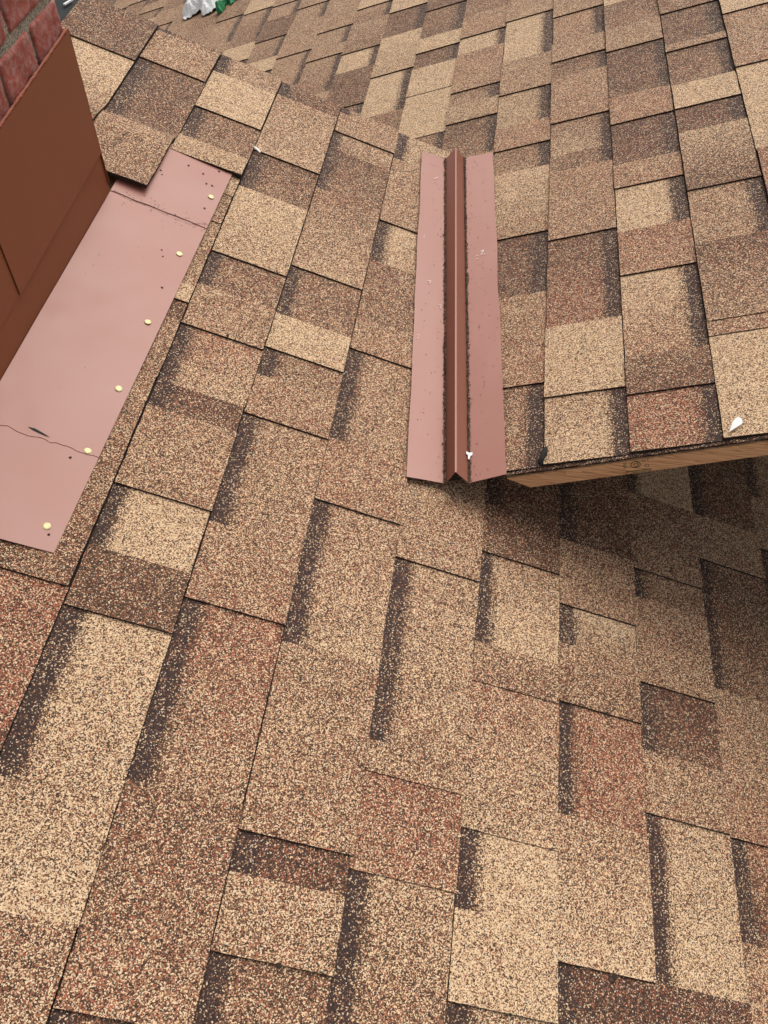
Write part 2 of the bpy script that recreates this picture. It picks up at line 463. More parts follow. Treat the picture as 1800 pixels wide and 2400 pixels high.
SEG_B = {
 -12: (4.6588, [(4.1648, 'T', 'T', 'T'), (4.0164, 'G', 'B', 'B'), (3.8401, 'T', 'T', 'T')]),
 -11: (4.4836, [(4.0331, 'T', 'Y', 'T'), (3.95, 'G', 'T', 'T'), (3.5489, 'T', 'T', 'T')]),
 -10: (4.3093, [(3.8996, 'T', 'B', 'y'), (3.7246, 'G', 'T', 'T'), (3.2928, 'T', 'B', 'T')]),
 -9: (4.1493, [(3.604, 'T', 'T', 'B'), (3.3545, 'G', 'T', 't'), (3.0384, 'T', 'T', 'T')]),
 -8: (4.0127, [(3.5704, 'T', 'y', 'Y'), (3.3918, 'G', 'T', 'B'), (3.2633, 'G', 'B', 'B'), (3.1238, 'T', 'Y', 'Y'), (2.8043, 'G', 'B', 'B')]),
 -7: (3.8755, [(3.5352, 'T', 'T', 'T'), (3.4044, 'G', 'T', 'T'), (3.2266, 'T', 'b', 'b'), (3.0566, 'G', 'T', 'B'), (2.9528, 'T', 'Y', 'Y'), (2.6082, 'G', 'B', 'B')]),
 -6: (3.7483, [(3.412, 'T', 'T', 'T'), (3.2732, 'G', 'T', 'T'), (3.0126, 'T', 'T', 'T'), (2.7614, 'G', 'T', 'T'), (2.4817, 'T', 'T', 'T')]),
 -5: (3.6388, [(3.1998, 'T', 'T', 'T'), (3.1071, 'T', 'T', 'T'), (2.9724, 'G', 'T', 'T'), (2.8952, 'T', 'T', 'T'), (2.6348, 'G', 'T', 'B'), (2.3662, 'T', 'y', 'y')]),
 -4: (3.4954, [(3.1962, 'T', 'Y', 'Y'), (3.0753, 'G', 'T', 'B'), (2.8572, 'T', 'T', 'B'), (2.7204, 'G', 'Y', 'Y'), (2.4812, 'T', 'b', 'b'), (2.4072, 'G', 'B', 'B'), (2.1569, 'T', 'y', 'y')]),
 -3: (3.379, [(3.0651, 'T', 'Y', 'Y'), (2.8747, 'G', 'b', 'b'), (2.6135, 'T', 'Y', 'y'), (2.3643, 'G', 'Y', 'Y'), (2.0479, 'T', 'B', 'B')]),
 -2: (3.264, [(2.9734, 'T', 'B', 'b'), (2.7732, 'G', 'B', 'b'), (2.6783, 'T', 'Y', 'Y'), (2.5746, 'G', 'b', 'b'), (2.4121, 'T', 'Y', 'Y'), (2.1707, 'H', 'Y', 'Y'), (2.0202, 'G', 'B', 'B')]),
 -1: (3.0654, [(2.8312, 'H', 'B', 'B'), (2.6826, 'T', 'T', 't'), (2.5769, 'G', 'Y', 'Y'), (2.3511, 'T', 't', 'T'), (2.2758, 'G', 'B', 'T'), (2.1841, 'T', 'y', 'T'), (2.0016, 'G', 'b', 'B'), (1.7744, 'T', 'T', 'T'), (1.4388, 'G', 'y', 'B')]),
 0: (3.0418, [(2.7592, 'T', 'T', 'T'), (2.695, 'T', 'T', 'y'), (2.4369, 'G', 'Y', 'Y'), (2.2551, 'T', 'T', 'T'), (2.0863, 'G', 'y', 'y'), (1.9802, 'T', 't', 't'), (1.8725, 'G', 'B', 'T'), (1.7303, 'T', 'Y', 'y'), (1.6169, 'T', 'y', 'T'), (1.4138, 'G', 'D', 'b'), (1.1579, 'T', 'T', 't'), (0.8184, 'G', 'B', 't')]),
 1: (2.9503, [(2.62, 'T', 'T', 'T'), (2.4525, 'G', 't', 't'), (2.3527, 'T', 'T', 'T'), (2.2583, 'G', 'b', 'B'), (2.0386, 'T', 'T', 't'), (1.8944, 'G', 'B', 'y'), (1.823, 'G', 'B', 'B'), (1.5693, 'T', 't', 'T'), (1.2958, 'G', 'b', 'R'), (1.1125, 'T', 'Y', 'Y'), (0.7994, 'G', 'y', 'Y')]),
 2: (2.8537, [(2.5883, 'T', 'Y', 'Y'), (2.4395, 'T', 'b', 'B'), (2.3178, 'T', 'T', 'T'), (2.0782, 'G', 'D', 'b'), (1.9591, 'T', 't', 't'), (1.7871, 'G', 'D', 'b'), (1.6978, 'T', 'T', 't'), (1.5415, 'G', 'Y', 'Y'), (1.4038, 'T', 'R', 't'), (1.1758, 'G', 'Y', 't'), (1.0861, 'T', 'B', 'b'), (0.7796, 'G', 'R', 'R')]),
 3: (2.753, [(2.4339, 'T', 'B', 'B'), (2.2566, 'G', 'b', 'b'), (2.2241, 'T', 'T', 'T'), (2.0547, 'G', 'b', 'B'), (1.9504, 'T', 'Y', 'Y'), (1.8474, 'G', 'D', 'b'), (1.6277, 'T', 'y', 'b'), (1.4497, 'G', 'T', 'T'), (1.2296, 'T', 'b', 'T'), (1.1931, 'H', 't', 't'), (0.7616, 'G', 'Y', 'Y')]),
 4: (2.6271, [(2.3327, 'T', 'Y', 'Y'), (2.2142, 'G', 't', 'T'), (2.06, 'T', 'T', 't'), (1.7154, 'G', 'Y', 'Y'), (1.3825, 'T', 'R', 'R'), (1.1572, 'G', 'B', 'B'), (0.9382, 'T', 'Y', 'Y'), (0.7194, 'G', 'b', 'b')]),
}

# ---------------------------------------------------------------- ground and the houses' walls
g = mesh_obj('ground', [(-60, -60, -3.2), (60, -60, -3.2), (60, 60, -3.2), (-60, 60, -3.2)], [(0, 1, 2, 3)], M_GROUND)
tag(g, kind='structure')

def sst(x):
    x = max(0.0, min(1.0, x)); return x * x * (3 - 2 * x)
TAR = [(.3102, .6238, .0030), (.3084, .2622, .0040), (-.1211, .1926, .0032), (.1656, .1947, .0022), (-.407, 1.1075, .0024)]
# ---------------------------------------------------------------- left roof slope (falls to the right)
roofA = empty('roof_slope', PA(0, 0.6), 'shingled roof slope falling from the chimney towards the right, near half of the picture', 'roof')
for i in range(-1, 14):
    ls = A0 + i * EA
    st, segs = SEG_A.get(i, (None, None))
    if segs is None:
        rr = random.Random(900 + i); st = 1.2; segs = [(1.1, 'T', 'T', 'T')]
    far = A_FAR + 0.002 * math.sin(i * 2.3)
    nr = -0.9
    if i == -1:
        make_course(roofA, PA, 1, ls - .022, EA + .022, 1.952, segs, 40 + i, 1.952, 1.36, head=0.0, curl=lambda s, y: .0135 * sst((1.62 - y) / .10))
    elif i == 0:
        make_course(roofA, PA, 1, ls, EA, st, segs, 40 + i, far, 1.381, curl=lambda s, y: .0135 * sst((1.62 - y) / .10) + .006 * sst((1.45 - y) / .07))
    elif i == 1:
        make_course(roofA, PA, 1, ls, EA, st, segs, 40 + i, far, 1.534, curl=lambda s, y: .0100 * sst((1.62 - y) / .07))
        make_course(roofA, PA, 1, ls, EA, st, segs, 40 + i, 1.5325, nr)
    else:
        make_course(roofA, PA, 1, ls, EA, st, segs, 40 + i, far, nr)
slab('roof_deck', PA, -1.30, A0 + 14 * EA, -0.9, 1.950, -0.022, -0.003, M_DECK, roofA)
slab('underlayment', PA, -1.25, A0 - EA * .2, -0.9, 1.945, -0.003, -0.0012, M_MEMBRANE, roofA)
gw = mesh_obj('gable_wall', [PA(-1.2, 1.90, -.02), PA(.05, 1.90, -.02), (0.05, 1.90, -3.2), (-1.12, 1.90, -3.2),
      PA(-1.2, 1.84, -.02), PA(.05, 1.84, -.02), (0.05, 1.84, -3.2), (-1.12, 1.84, -3.2)],
      [(0, 1, 2, 3), (7, 6, 5, 4), (0, 4, 5, 1), (1, 5, 6, 2), (2, 6, 7, 3), (3, 7, 4, 0)], M_SIDING)
child(gw, roofA)
ew = mesh_obj('eave_wall', [PA(1.1, -.8, -.022), PA(1.1, 1.84, -.022), (1.02, 1.84, -3.2), (1.02, -.8, -3.2),
      PA(1.04, -.8, -.022), PA(1.04, 1.84, -.022), (.97, 1.84, -3.2), (.97, -.8, -3.2)],
      [(0, 1, 2, 3), (7, 6, 5, 4), (0, 4, 5, 1), (1, 5, 6, 2), (2, 6, 7, 3), (3, 7, 4, 0)], M_SIDING)
child(ew, roofA)

# ---------------------------------------------------------------- right roof slope (falls to the left)
roofB = empty('roof_slope', PB(0.12, RAKE), 'shingled roof slope falling to the left, upper right, ending in a bare pine rake board', 'roof')
for j in range(-19, 12):
    # course j lies between butt line j (its own, lower) and j+1 (the course above)
    top = B0 + (j + 1) * EB
    st, segs = SEG_B.get(j, (None, None))
    if segs is None: st = 4.4; segs = [(4.3, 'T', 'T', 'T')]
    near = RAKE + 0.0018 * math.sin(j * 3.1)
    if j < -1: near = 1.80
    make_course(roofB, PB, -1, top, EB, st, segs, 140 + j, 5.9, near)
slab('roof_deck', PB, -2.60, -0.02, 1.985, 5.9, -0.022, -0.003, M_DECK, roofB)
slab('roof_deck', PB, -0.02, B0 + 12 * EB, RAKE + .035, 5.9, -0.022, -0.003, M_DECK, roofB)
# ragged dark felt and starter course that stick out under the shingles along the rake
def ragged_strip(name, s0, s1, yb, yd, h0, h1, mat, amp, seedv, parent):
    n = int((s1 - s0) / .006)
    v, f = [], []
    for i in range(n + 1):
        s = s0 + (s1 - s0) * i / n
        w = amp * (nz(s * 22, seedv) + .5 * nz(s * 90, seedv * 2) + .35 * nz(s * 260, seedv))
        z = .0009 * nz(s * 50, seedv + 5)
        v += [PB(s, yb + w, h1 + z), PB(s, yd, h1), PB(s, yb + w * .8, h0 + z), PB(s, yd, h0)]
    for i in range(n):
        a = i * 4
        f += [(a, a + 4, a + 5, a + 1), (a + 2, a + 3, a + 7, a + 6), (a, a + 2, a + 6, a + 4)]
    f += [(0, 1, 3, 2), (n * 4, n * 4 + 2, n * 4 + 3, n * 4 + 1)]
    o = mesh_obj(name, v, f, mat); child(o, parent); return o
st_ = ragged_strip('starter_strip', .116, B0 + 12 * EB, RAKE - .006, RAKE + .12, -.0030, -.0004, M_SH, .0022, 3.1, roofB)
a_ = st_.data.color_attributes.new('granules', 'FLOAT_COLOR', 'POINT')
a_.data.foreach_set('color', [.10, .80, .03, 1.0] * len(st_.data.vertices))
ragged_strip('felt_edge', .1175, B0 + 12 * EB, RAKE - .0035, RAKE + .12, -.0075, -.0032, M_FELT, .0016, 8.7, roofB)
# rake board, its left end cut at a slant where it dies onto the slope below
bo = [PB(.1174, .955, -.0078), PB(1.60, .955, -.0078), PB(1.60, .955, -.0395), PB(.1500, .955, -.0375)]
board = prism('rake_board', bo, Vector((0, .038, 0)), M_WOOD, roofB)
# lumber grade stamp inked on the board's face
def text_mesh(name, s, size, P0, ux, uy, mat, parent, xs=1.0):
    cu = bpy.data.curves.new(name, 'FONT'); cu.body = s; cu.size = size
    cu.align_x = 'CENTER'; cu.align_y = 'CENTER'
    ob = bpy.data.objects.new(name, cu); col.objects.link(ob)
    dg = bpy.context.evaluated_depsgraph_get()
    me = bpy.data.meshes.new_from_object(ob.evaluated_get(dg))
    bpy.data.objects.remove(ob); bpy.data.curves.remove(cu)
    me.materials.clear(); me.materials.append(mat)
    for v in me.vertices: v.co = P0 + ux * (v.co.x * xs) + uy * v.co.y
    o = bpy.data.objects.new(name, me); col.objects.link(o)
    return o
U = PB(1, 0) - PB(0, 0); V = PB(0, 0, 1) - PB(0, 0, 0)
SC = PB(.3215, .9548, -.0205)
stamp_v, stamp_f = [], []
def add_flat(pts):
    b = len(stamp_v); stamp_v.extend([SC + U * x + V * y for x, y in pts]); stamp_f.append(tuple(range(b, b + len(pts))))
def ring2(cx, cy, r, w, n=20, sx=1.0):
    for i in range(n):
        a, b_ = 2 * math.pi * i / n, 2 * math.pi * (i + 1) / n
        add_flat([(cx + r * math.cos(a) * sx, cy + r * math.sin(a)), (cx + r * math.cos(b_) * sx, cy + r * math.sin(b_)),
                  (cx + (r - w) * math.cos(b_) * sx, cy + (r - w) * math.sin(b_)), (cx + (r - w) * math.cos(a) * sx, cy + (r - w) * math.sin(a))])
ring2(.000, .003, .0078, .0014)
ring2(.0005, .0025, .0040, .0012, 12)
add_flat([(-.0035, -.002), (.0035, -.002), (.0035, -.0035), (-.0035, -.0035)])
add_flat([(-.0005, .0095), (.0045, .0085), (.0075, .0055), (.0055, .0062), (.002, .0078)])
add_flat([(-.018, -.0105), (.022, -.0105), (.022, -.0125), (-.018, -.0125)])
add_flat([(-.010, -.0145), (.022, -.0145), (.022, -.0158), (-.010, -.0158)])
stamp = mesh_obj('grade_stamp', stamp_v, stamp_f, M_STAMP)
parts_ = [stamp]
for s_, x_, y_, z_ in (('N', -.0155, .0075, .006), ('M', -.0160, .0005, .006), ('H', .0135, .0095, .0058), ('T', .0195, .0095, .0058), ('O', .0165, -.0035, .007)):
    parts_.append(text_mesh('letter', s_, z_ * 1.35, SC + U * x_ + V * y_, V * 1.0 if s_ in 'NM' else U, -U if s_ in 'NM' else V, M_STAMP, None))
bmj = bmesh.new()
for o_ in parts_:
    bmj.from_mesh(o_.data)
for o_ in parts_[1:]:
    bpy.data.objects.remove(o_)
bmj.to_mesh(stamp.data); bmj.free()
child(stamp, roofB)
gb = mesh_obj('gable_wall', [PB(.10, 1.62, -.022), PB(1.65, 1.62, -.022), PA(1.65, 1.62, -.05), PA(.10, 1.62, -.0),
      PB(.10, 1.66, -.022), PB(1.65, 1.66, -.022), PA(1.65, 1.66, -.05), PA(.10, 1.66, -.0)],
      [(0, 1, 2, 3), (7, 6, 5, 4), (0, 4, 5, 1), (1, 5, 6, 2), (2, 6, 7, 3), (3, 7, 4, 0)], M_SIDING)
child(gb, roofB)
# dab of roofing cement and a turned up felt corner at the rake
def blob(name, c, rx, ry, rz, mat, seedv, rot=None, sub=3, amp=.25, fr=3.0):
    bm = bmesh.new(); bmesh.ops.create_icosphere(bm, subdivisions=sub, radius=1.0)
    for v in bm.verts:
        k = 1 + amp * nz(v.co.x * fr + seedv, v.co.y * fr, v.co.z * fr)
        q = Vector((v.co.x * rx * k, v.co.y * ry * k, v.co.z * rz * k))
        if rot: q = rot @ q
        v.co = q + c
    me = bpy.data.meshes.new(name); bm.to_mesh(me); bm.free()
    for p in me.polygons: p.use_smooth = True
    me.materials.append(mat)
    o = bpy.data.objects.new(name, me); col.objects.link(o); return o
RB = Matrix(((CP, 0, -SP), (0, 1, 0), (SP, 0, CP)))
c_ = blob('cement_dab', PB(.1805, .978, .009), .0048, .020, .0045, M_FELT, 4.0, RB @ Matrix.Rotation(-.25, 3, 'Z'), amp=.5)
child(c_, roofB)

# ---------------------------------------------------------------- chimney
CHX, CH_FAR, CH_NEAR = -0.6395, 1.347, 0.52
chim = empty('chimney', (CHX - .2, 1.0, .25), 'old red brick chimney with sandy mortar at the upper left corner', 'chimney')
def box_faces(v0, v1, verts, faces, jit=0.0, rs=None):
    b = len(verts)
    for x in (v0[0], v1[0]):
        for y in (v0[1], v1[1]):
            for z in (v0[2], v1[2]):
                verts.append(Vector((x, y, z)))
    faces += [(b, b + 1, b + 3, b + 2), (b + 4, b + 6, b + 7, b + 5), (b, b + 4, b + 5, b + 1), (b + 2, b + 3, b + 7, b + 6), (b, b + 2, b + 6, b + 4), (b + 1, b + 5, b + 7, b + 3)]
v, f = [], []
box_faces((CHX - .42, CH_NEAR + .004, .20), (CHX - .0045, CH_FAR - .006, 1.30), v, f)
core = mesh_obj('mortar', v, f, M_MORTAR)
bm = bmesh.new(); bm.from_mesh(core.data)
bmesh.ops.subdivide_edges(bm, edges=bm.edges[:], cuts=40, use_grid_fill=True)
for q in bm.verts:
    if q.co.x > CHX - .006: q.co.x += .0035 * nz(q.co.y * 60, q.co.z * 60)
    q.co.y += .002 * nz(q.co.x * 50, q.co.z * 50)
bm.to_mesh(core.data); bm.free()
child(core, chim)
# bricks: rough, separately worn blocks; one mesh per course of brickwork
def brick_block(bm, x0, x1, y0, y1, z0, z1, seedv):
    sub = bmesh.new()
    bmesh.ops.create_cube(sub, size=1.0)
    bmesh.ops.subdivide_edges(sub, edges=sub.edges[:], cuts=15, use_grid_fill=True)
    cx, cy, cz = (x0 + x1) / 2, (y0 + y1) / 2, (z0 + z1) / 2
    wx, wy, wz = x1 - x0, y1 - y0, z1 - z0
    for q in sub.verts:
        p = Vector((q.co.x * wx, q.co.y * wy, q.co.z * wz))
        # worn corners
        r = .0045
        ex = max(0, abs(p.x) - (wx / 2 - r)); ey = max(0, abs(p.y) - (wy / 2 - r)); ez = max(0, abs(p.z) - (wz / 2 - r))
        l = math.sqrt(ex * ex + ey * ey + ez * ez)
        if l > r:
            k = r / l
            p.x = math.copysign(abs(p.x) - ex * (1 - k), p.x); p.y = math.copysign(abs(p.y) - ey * (1 - k), p.y); p.z = math.copysign(abs(p.z) - ez * (1 - k), p.z)
        d = p.normalized() * (.0030 * nz(p.x * 30 + seedv, p.y * 30, p.z * 30) + .0016 * nz(p.x * 110, p.y * 110 + seedv, p.z * 110))
        q.co = p + d + Vector((cx, cy, cz))
    me = bpy.data.meshes.new('t'); sub.to_mesh(me); sub.free(); bm.from_mesh(me); bpy.data.meshes.remove(me)
rows = [(.435, .500, (1.347, 1.255, 1.10, .90, .70, .524)), (.511, .573, (1.347, 1.243, 1.128, 1.00, .80, .60, .524)), (.590, .652, (1.345, 1.300, 1.185, 1.07, .86, .66, .524)), (.668, .730, (1.347, 1.24, 1.03, .82, .61, .524)),
        (.744, .806, (1.345, 1.14, .93, .72, .524)), (.820, .882, (1.345, 1.24, 1.03, .82, .61, .524)), (.896, .958, (1.345, 1.14, .93, .72, .524)), (.972, 1.034, (1.345, 1.24, 1.03, .82, .61, .524)),
        (1.048, 1.110, (1.345, 1.14, .93, .72, .524)), (1.124, 1.186, (1.345, 1.24, 1.03, .82, .61, .524)), (1.2, 1.262, (1.345, 1.14, .93, .72, .524))]
for ri, (z0, z1, ys) in enumerate(rows):
    bm = bmesh.new()
    for k in range(len(ys) - 1):
        yt = ys[k] - (0 if k == 0 else .0045); yb = ys[k + 1] + .0045
        if yt - yb < .03: continue
        brick_block(bm, CHX - .11, CHX + .0015 * nz(k * 3.3, ri), yb, yt, z0 - .002, z1 + .002, ri * 7.7 + k * 3.1)
    me = bpy.data.meshes.new('brick_row'); bm.to_mesh(me); bm.free()
    for p in me.polygons: p.use_smooth = True
    me.materials.append(M_BRICK)
    o = bpy.data.objects.new('brick_row', me); col.objects.link(o); child(o, chim)

# ---------------------------------------------------------------- chimney flashing
fl = empty('chimney_flashing', PA(-.6, 1.0, .005), 'brown painted metal flashing along the chimney foot, nailed down with pale round nails', 'flashing')
XF = CHX + .0038
def sheet(name, rows_, mat, thick, parent, smooth=True):
    """grid of points rows_[i][j] with thickness straight down its local normal"""
    nI, nJ = len(rows_), len(rows_[0])
    v = [p for r in rows_ for p in r]
    nr = (rows_[0][1] - rows_[0][0]).cross(rows_[1][0] - rows_[0][0]).normalized()
    if nr.z < 0 or (abs(nr.z) < .1 and nr.x < 0): nr = -nr
    v2 = [p - nr * thick for p in v]
    f = []
    for i in range(nI - 1):
        for j in range(nJ - 1):
            a = i * nJ + j
            f.append((a, a + 1, a + nJ + 1, a + nJ))
            k = a + nI * nJ
            f.append((k, k + nJ, k + nJ + 1, k + 1))
    ring = [j for j in range(nJ)] + [i * nJ + nJ - 1 for i in range(1, nI)] + [(nI - 1) * nJ + j for j in range(nJ - 2, -1, -1)] + [i * nJ for i in range(nI - 2, -1, -1)]
    for q in range(len(ring) - 1):
        a, b = ring[q], ring[q + 1]
        f.append((b, a, a + nI * nJ, b + nI * nJ))
    o = mesh_obj(name, v + v2, f, mat)
    # make normals consistent
    bm = bmesh.new(); bm.from_mesh(o.data); bmesh.ops.recalc_face_normals(bm, faces=bm.faces); bm.to_mesh(o.data); bm.free()
    if parent: child(o, parent)
    return o
def dent(s, y):
    d = .0022 * nz(s * 9, y * 4, 1.0) + .0005 * nz(s * 30, y * 22)
    for ds_, dy_, r_, a_ in ((-.640, 1.10, .03, -.0012), (-.655, 1.02, .028, .0020), (-.565, 1.25, .035, -.0012), (-.57, .99, .05, .0012), (-.55, 1.46, .05, .0016)):
        q = ((s - ds_) ** 2 + (y - dy_) ** 2) / (r_ * r_)
        if q < 4: d += a_ * math.exp(-q * 1.6)
    return d
SL = -.6845      # where the pan turns up the chimney face
def pan_piece(name, y_hi, y_lo, h, edge_hi=None, edge_lo=None, slo=SL):
    ni, nj = max(8, int((y_hi - y_lo) / .008)), 22
    R_ = []
    for i in range(ni + 1):
        row = []
        for j in range(nj + 1):
            s1 = -.5035 - .0165 * (1.54 - (y_hi + (y_lo - y_hi) * i / ni)) / .93
            s = slo + (s1 - slo) * j / nj
            top = y_hi + (edge_hi(s) if edge_hi else 0); bot = y_lo + (edge_lo(s) if edge_lo else 0)
            y = top + (bot - top) * i / ni
            row.append(PA(s, y, h + dent(s, y)))
        R_.append(row)
    return sheet(name, R_, M_FLASH_LIT, .0007, fl)
def wob(a, k, seedv): return lambda s: a * nz(s * k, seedv) + a * .6 * nz(s * k * 3.1, seedv * 2)
pan_piece('base_pan', 1.562, 1.350, .0135, edge_hi=lambda s: -.10 * (-.5035 - s) * .9, edge_lo=wob(.003, 26, 2.0))
pan_piece('base_pan', 1.362, .7785, .0120, edge_lo=wob(.005, 38, 9.3))
pan_piece('base_pan', .800, .6105, .0111, edge_lo=lambda s: .06 * (-.52 - s) * -1.0)
# seam sealed with lapped, wrinkled metal
# upstand and counter flashing on the chimney face
def wall_sheet(name, pts, x, mat, thick=.0008):
    o = prism(name, [(x, y, z) for y, z in pts], Vector((-thick, 0, 0)), mat, fl)
    return o
zb = lambda y: PA(SL, y, .010).z
wall_sheet('upstand', [(CH_FAR + .002, PA(-.683, 1.35, .012).z), (CH_FAR + .002, .34), (.55, .34), (.55, zb(.5))], XF - .001, M_FLASH_SHADED, .001)
wall_sheet('counter_panel', [(CH_FAR + .0035, .3270), (CH_FAR + .0035, .5285), (.975, .5110), (.975, .3140)], XF + .0022, M_FLASH_SHADED, .0012)
wall_sheet('counter_panel', [(.985, .3130), (.985, .5080), (.53, .4980), (.53, .3030)], XF + .0002, M_FLASH_SHADED, .0010)
# far side return of the counter flashing
prism('counter_return', [(XF + .0022, CH_FAR + .0035, .2700), (XF + .0022, CH_FAR + .0035, .5285), (CHX - .42, CH_FAR + .0035, .56), (CHX - .42, CH_FAR + .0035, .42)], Vector((0, -.0012, 0)), M_FLASH_SHADED, fl)
# bead of red sealant along the top of the counter flashing
v, f = [], []
nb = 160
for i in range(nb + 1):
    y = CH_FAR + .002 + (.53 - CH_FAR) * i / nb
    z = .5285 + (y - CH_FAR) * .047
    r = .0019 + .0013 * nz(y * 120, 1) + .0010 * nz(y * 300, 7)
    for k in range(8):
        a = 2 * math.pi * k / 8
        v.append(Vector((XF + .0008 + r * math.cos(a), y, z + .0025 + r * 1.2 * math.sin(a) + .001 * nz(y * 80, 3))))
for i in range(nb):
    for k in range(8):
        a, b = i * 8 + k, i * 8 + (k + 1) % 8
        f.append((a, b, b + 8, a + 8))
child(mesh_obj('sealant_bead', v, f, M_SEAL, smooth=True), fl)
# nails
def nail(s, y):
    bm = bmesh.new()
    n = 18
    rings = [(0.0, .0014), (.0036, .0014), (.0052, .0009), (.0056, .0002), (.0050, -.0003)]
    prev = None
    vs = []
    for r, z in rings:
        if r == 0: vs.append([bm.verts.new((0, 0, z))]); continue
        vs.append([bm.verts.new((r * math.cos(2 * math.pi * k / n), r * math.sin(2 * math.pi * k / n), z)) for k in range(n)])
    for k in range(n): bm.faces.new((vs[0][0], vs[1][k], vs[1][(k + 1) % n]))
    for q in range(1, len(vs) - 1):
        for k in range(n): bm.faces.new((vs[q][k], vs[q + 1][k], vs[q + 1][(k + 1) % n], vs[q][(k + 1) % n]))
    me = bpy.data.meshes.new('nail'); bm.to_mesh(me); bm.free()
    me.materials.append(M_NAIL)
    return me
RA = Matrix(((CP, 0, SP), (0, 1, 0), (-SP, 0, CP)))
NAILS = [(-.5222, 1.4391), (-.532, 1.256), (-.5325, 1.0685), (-.5307, .9128), (-.5344, .7846), (-.5421, .6455)]
nm = nail(0, 0)
for k, (s, y) in enumerate(NAILS):
    o = bpy.data.objects.new('nail', nm); col.objects.link(o)
    h = .0135 if y > 1.35 else (.0120 if y > .79 else .0105)
    tilt = Matrix.Rotation(.10 * math.sin(k * 2.7), 3, 'X') @ Matrix.Rotation(.08 * math.cos(k * 1.9), 3, 'Y')
    o.matrix_world = Matrix.Translation(PA(s, y, h + .0010 + dent(s, y))) @ (RA @ tilt).to_4x4()
    mw = o.matrix_world.copy(); o.parent = fl; o.matrix_parent_inverse = Matrix.Translation(-fl.location); o.matrix_basis = mw
HOLES = [(-.5836, 1.5051), (-.6246, 1.4582), (-.619, 1.4474), (-.5532, 1.4979), (-.5399, 1.4715), (-.5293, 1.473), (-.5247, 1.4012), (-.5281, 1.5252), (-.5161, 1.5324), (-.5618, 1.2508), (-.5555, 1.2348), (-.5348, 1.1585), (-.5522, .7636), (-.5354, .6342)]
def disc_on(P, s, y, h, r, seedv, mat, verts, faces, n=10, ax=1.0):
    b = len(verts)
    verts.append(P(s, y, h + .0002))
    for k in range(n):
        a = 2 * math.pi * k / n
        rr = r * (1 + .35 * nz(math.cos(a) * 1.3 + seedv, math.sin(a) * 1.3, seedv))
        verts.append(P(s + rr * math.cos(a), y + rr * ax * math.sin(a), h))
    for k in range(n): faces.append((b, b + 1 + k, b + 1 + (k + 1) % n))
for k, (s, y) in enumerate(HOLES):
    v, f = [], []
    h = .0135 if y > 1.35 else (.0120 if y > .79 else .0105)
    h += dent(s, y) + .0006
    disc_on(PA, s, y, h, .0022 if k not in (9, 10, 2) else .0016, k * 3.3, M_HOLE, v, f)
    child(mesh_obj('nail_hole', v, f, M_HOLE), fl)
# torn slit and wrinkles at the lower lap
v, f = [], []
pts = [(-.6215, .7905), (-.612, .7915), (-.600, .7885), (-.588, .7850), (-.600, .7855), (-.612, .7875)]
b = [PA(s, y, .0120 + dent(s, y) + .0009) for s, y in pts]
child(mesh_obj('torn_slit', b, [(0, 1, 2, 3, 4, 5)], M_MEMBRANE), fl)
# dark smear lines of the upper lap
def ribbon(name, P, pts, w, h, mat, parent, seedv=0.0, dfun=None):
    v, f = [], []
    fine = []
    for i in range(len(pts) - 1):
        a, b = Vector(pts[i]), Vector(pts[i + 1])
        for k in range(8): fine.append(a.lerp(b, k / 8))
    fine.append(Vector(pts[-1]))
    for i, q in enumerate(fine):
        d = (fine[min(i + 1, len(fine) - 1)] - fine[max(i - 1, 0)]); d.normalize()
        n_ = Vector((-d.y, d.x))
        ww = w * (.55 + .9 * abs(nz(i * .37 + seedv, 2.2)))
        off = .0010 * nz(i * .5 + seedv, 5.0)
        q2 = q + n_ * off
        hh = h + (dfun(q2.x, q2.y) if dfun else 0)
        v += [P(q2.x + n_.x * ww, q2.y + n_.y * ww, hh), P(q2.x - n_.x * ww, q2.y - n_.y * ww, hh)]
    for i in range(len(fine) - 1): f.append((2 * i, 2 * i + 1, 2 * i + 3, 2 * i + 2))
    o = mesh_obj(name, v, f, mat); child(o, parent); return o
M_SMEAR = plain('dried_cement_smear', (0.13, .060, .045), .8, nscale=200, vary=.5)
ribbon('cement_smear', PA, [(-.680, 1.352), (-.665, 1.349), (-.645, 1.3475), (-.615, 1.3490), (-.585, 1.3465), (-.555, 1.3450), (-.532, 1.3480), (-.515, 1.3570), (-.506, 1.3600)], .0005, .0146, M_SMEAR, fl, 1.0, dent)
ribbon('crack', PA, [(-.7240, 1.4800), (-.7190, 1.4850), (-.7128, 1.4892), (-.7106, 1.5002), (-.7099, 1.5150), (-.7040, 1.5230)], .0009, .0209, M_EDGE, roofA, 6.0)
# fleck marks scattered by the laps
rs = random.Random(5)
for k in range(60):
    v, f = [], []
    t_ = rs.random()
    s = -.66 + .15 * t_; y = 1.353 + rs.gauss(0, .012)
    disc_on(PA, s, y, (.0135 if y > 1.35 else .0120) + dent(s, y) + .0005, rs.uniform(.0004, .0012), k, None, v, f, n=6)
    child(mesh_obj('dirt_fleck', v, f, M_SMEAR), fl)
for k in range(26):
    v, f = [], []
    s = rs.uniform(-.67, -.52); y = rs.uniform(.64, 1.5)
    h = .0135 if y > 1.35 else (.0120 if y > .80 else .0105)
    disc_on(PA, s, y, h + dent(s, y) + .0005, rs.uniform(.0004, .0009), k + 50, None, v, f, n=6)
    child(mesh_obj('dirt_fleck', v, f, M_SMEAR), fl)

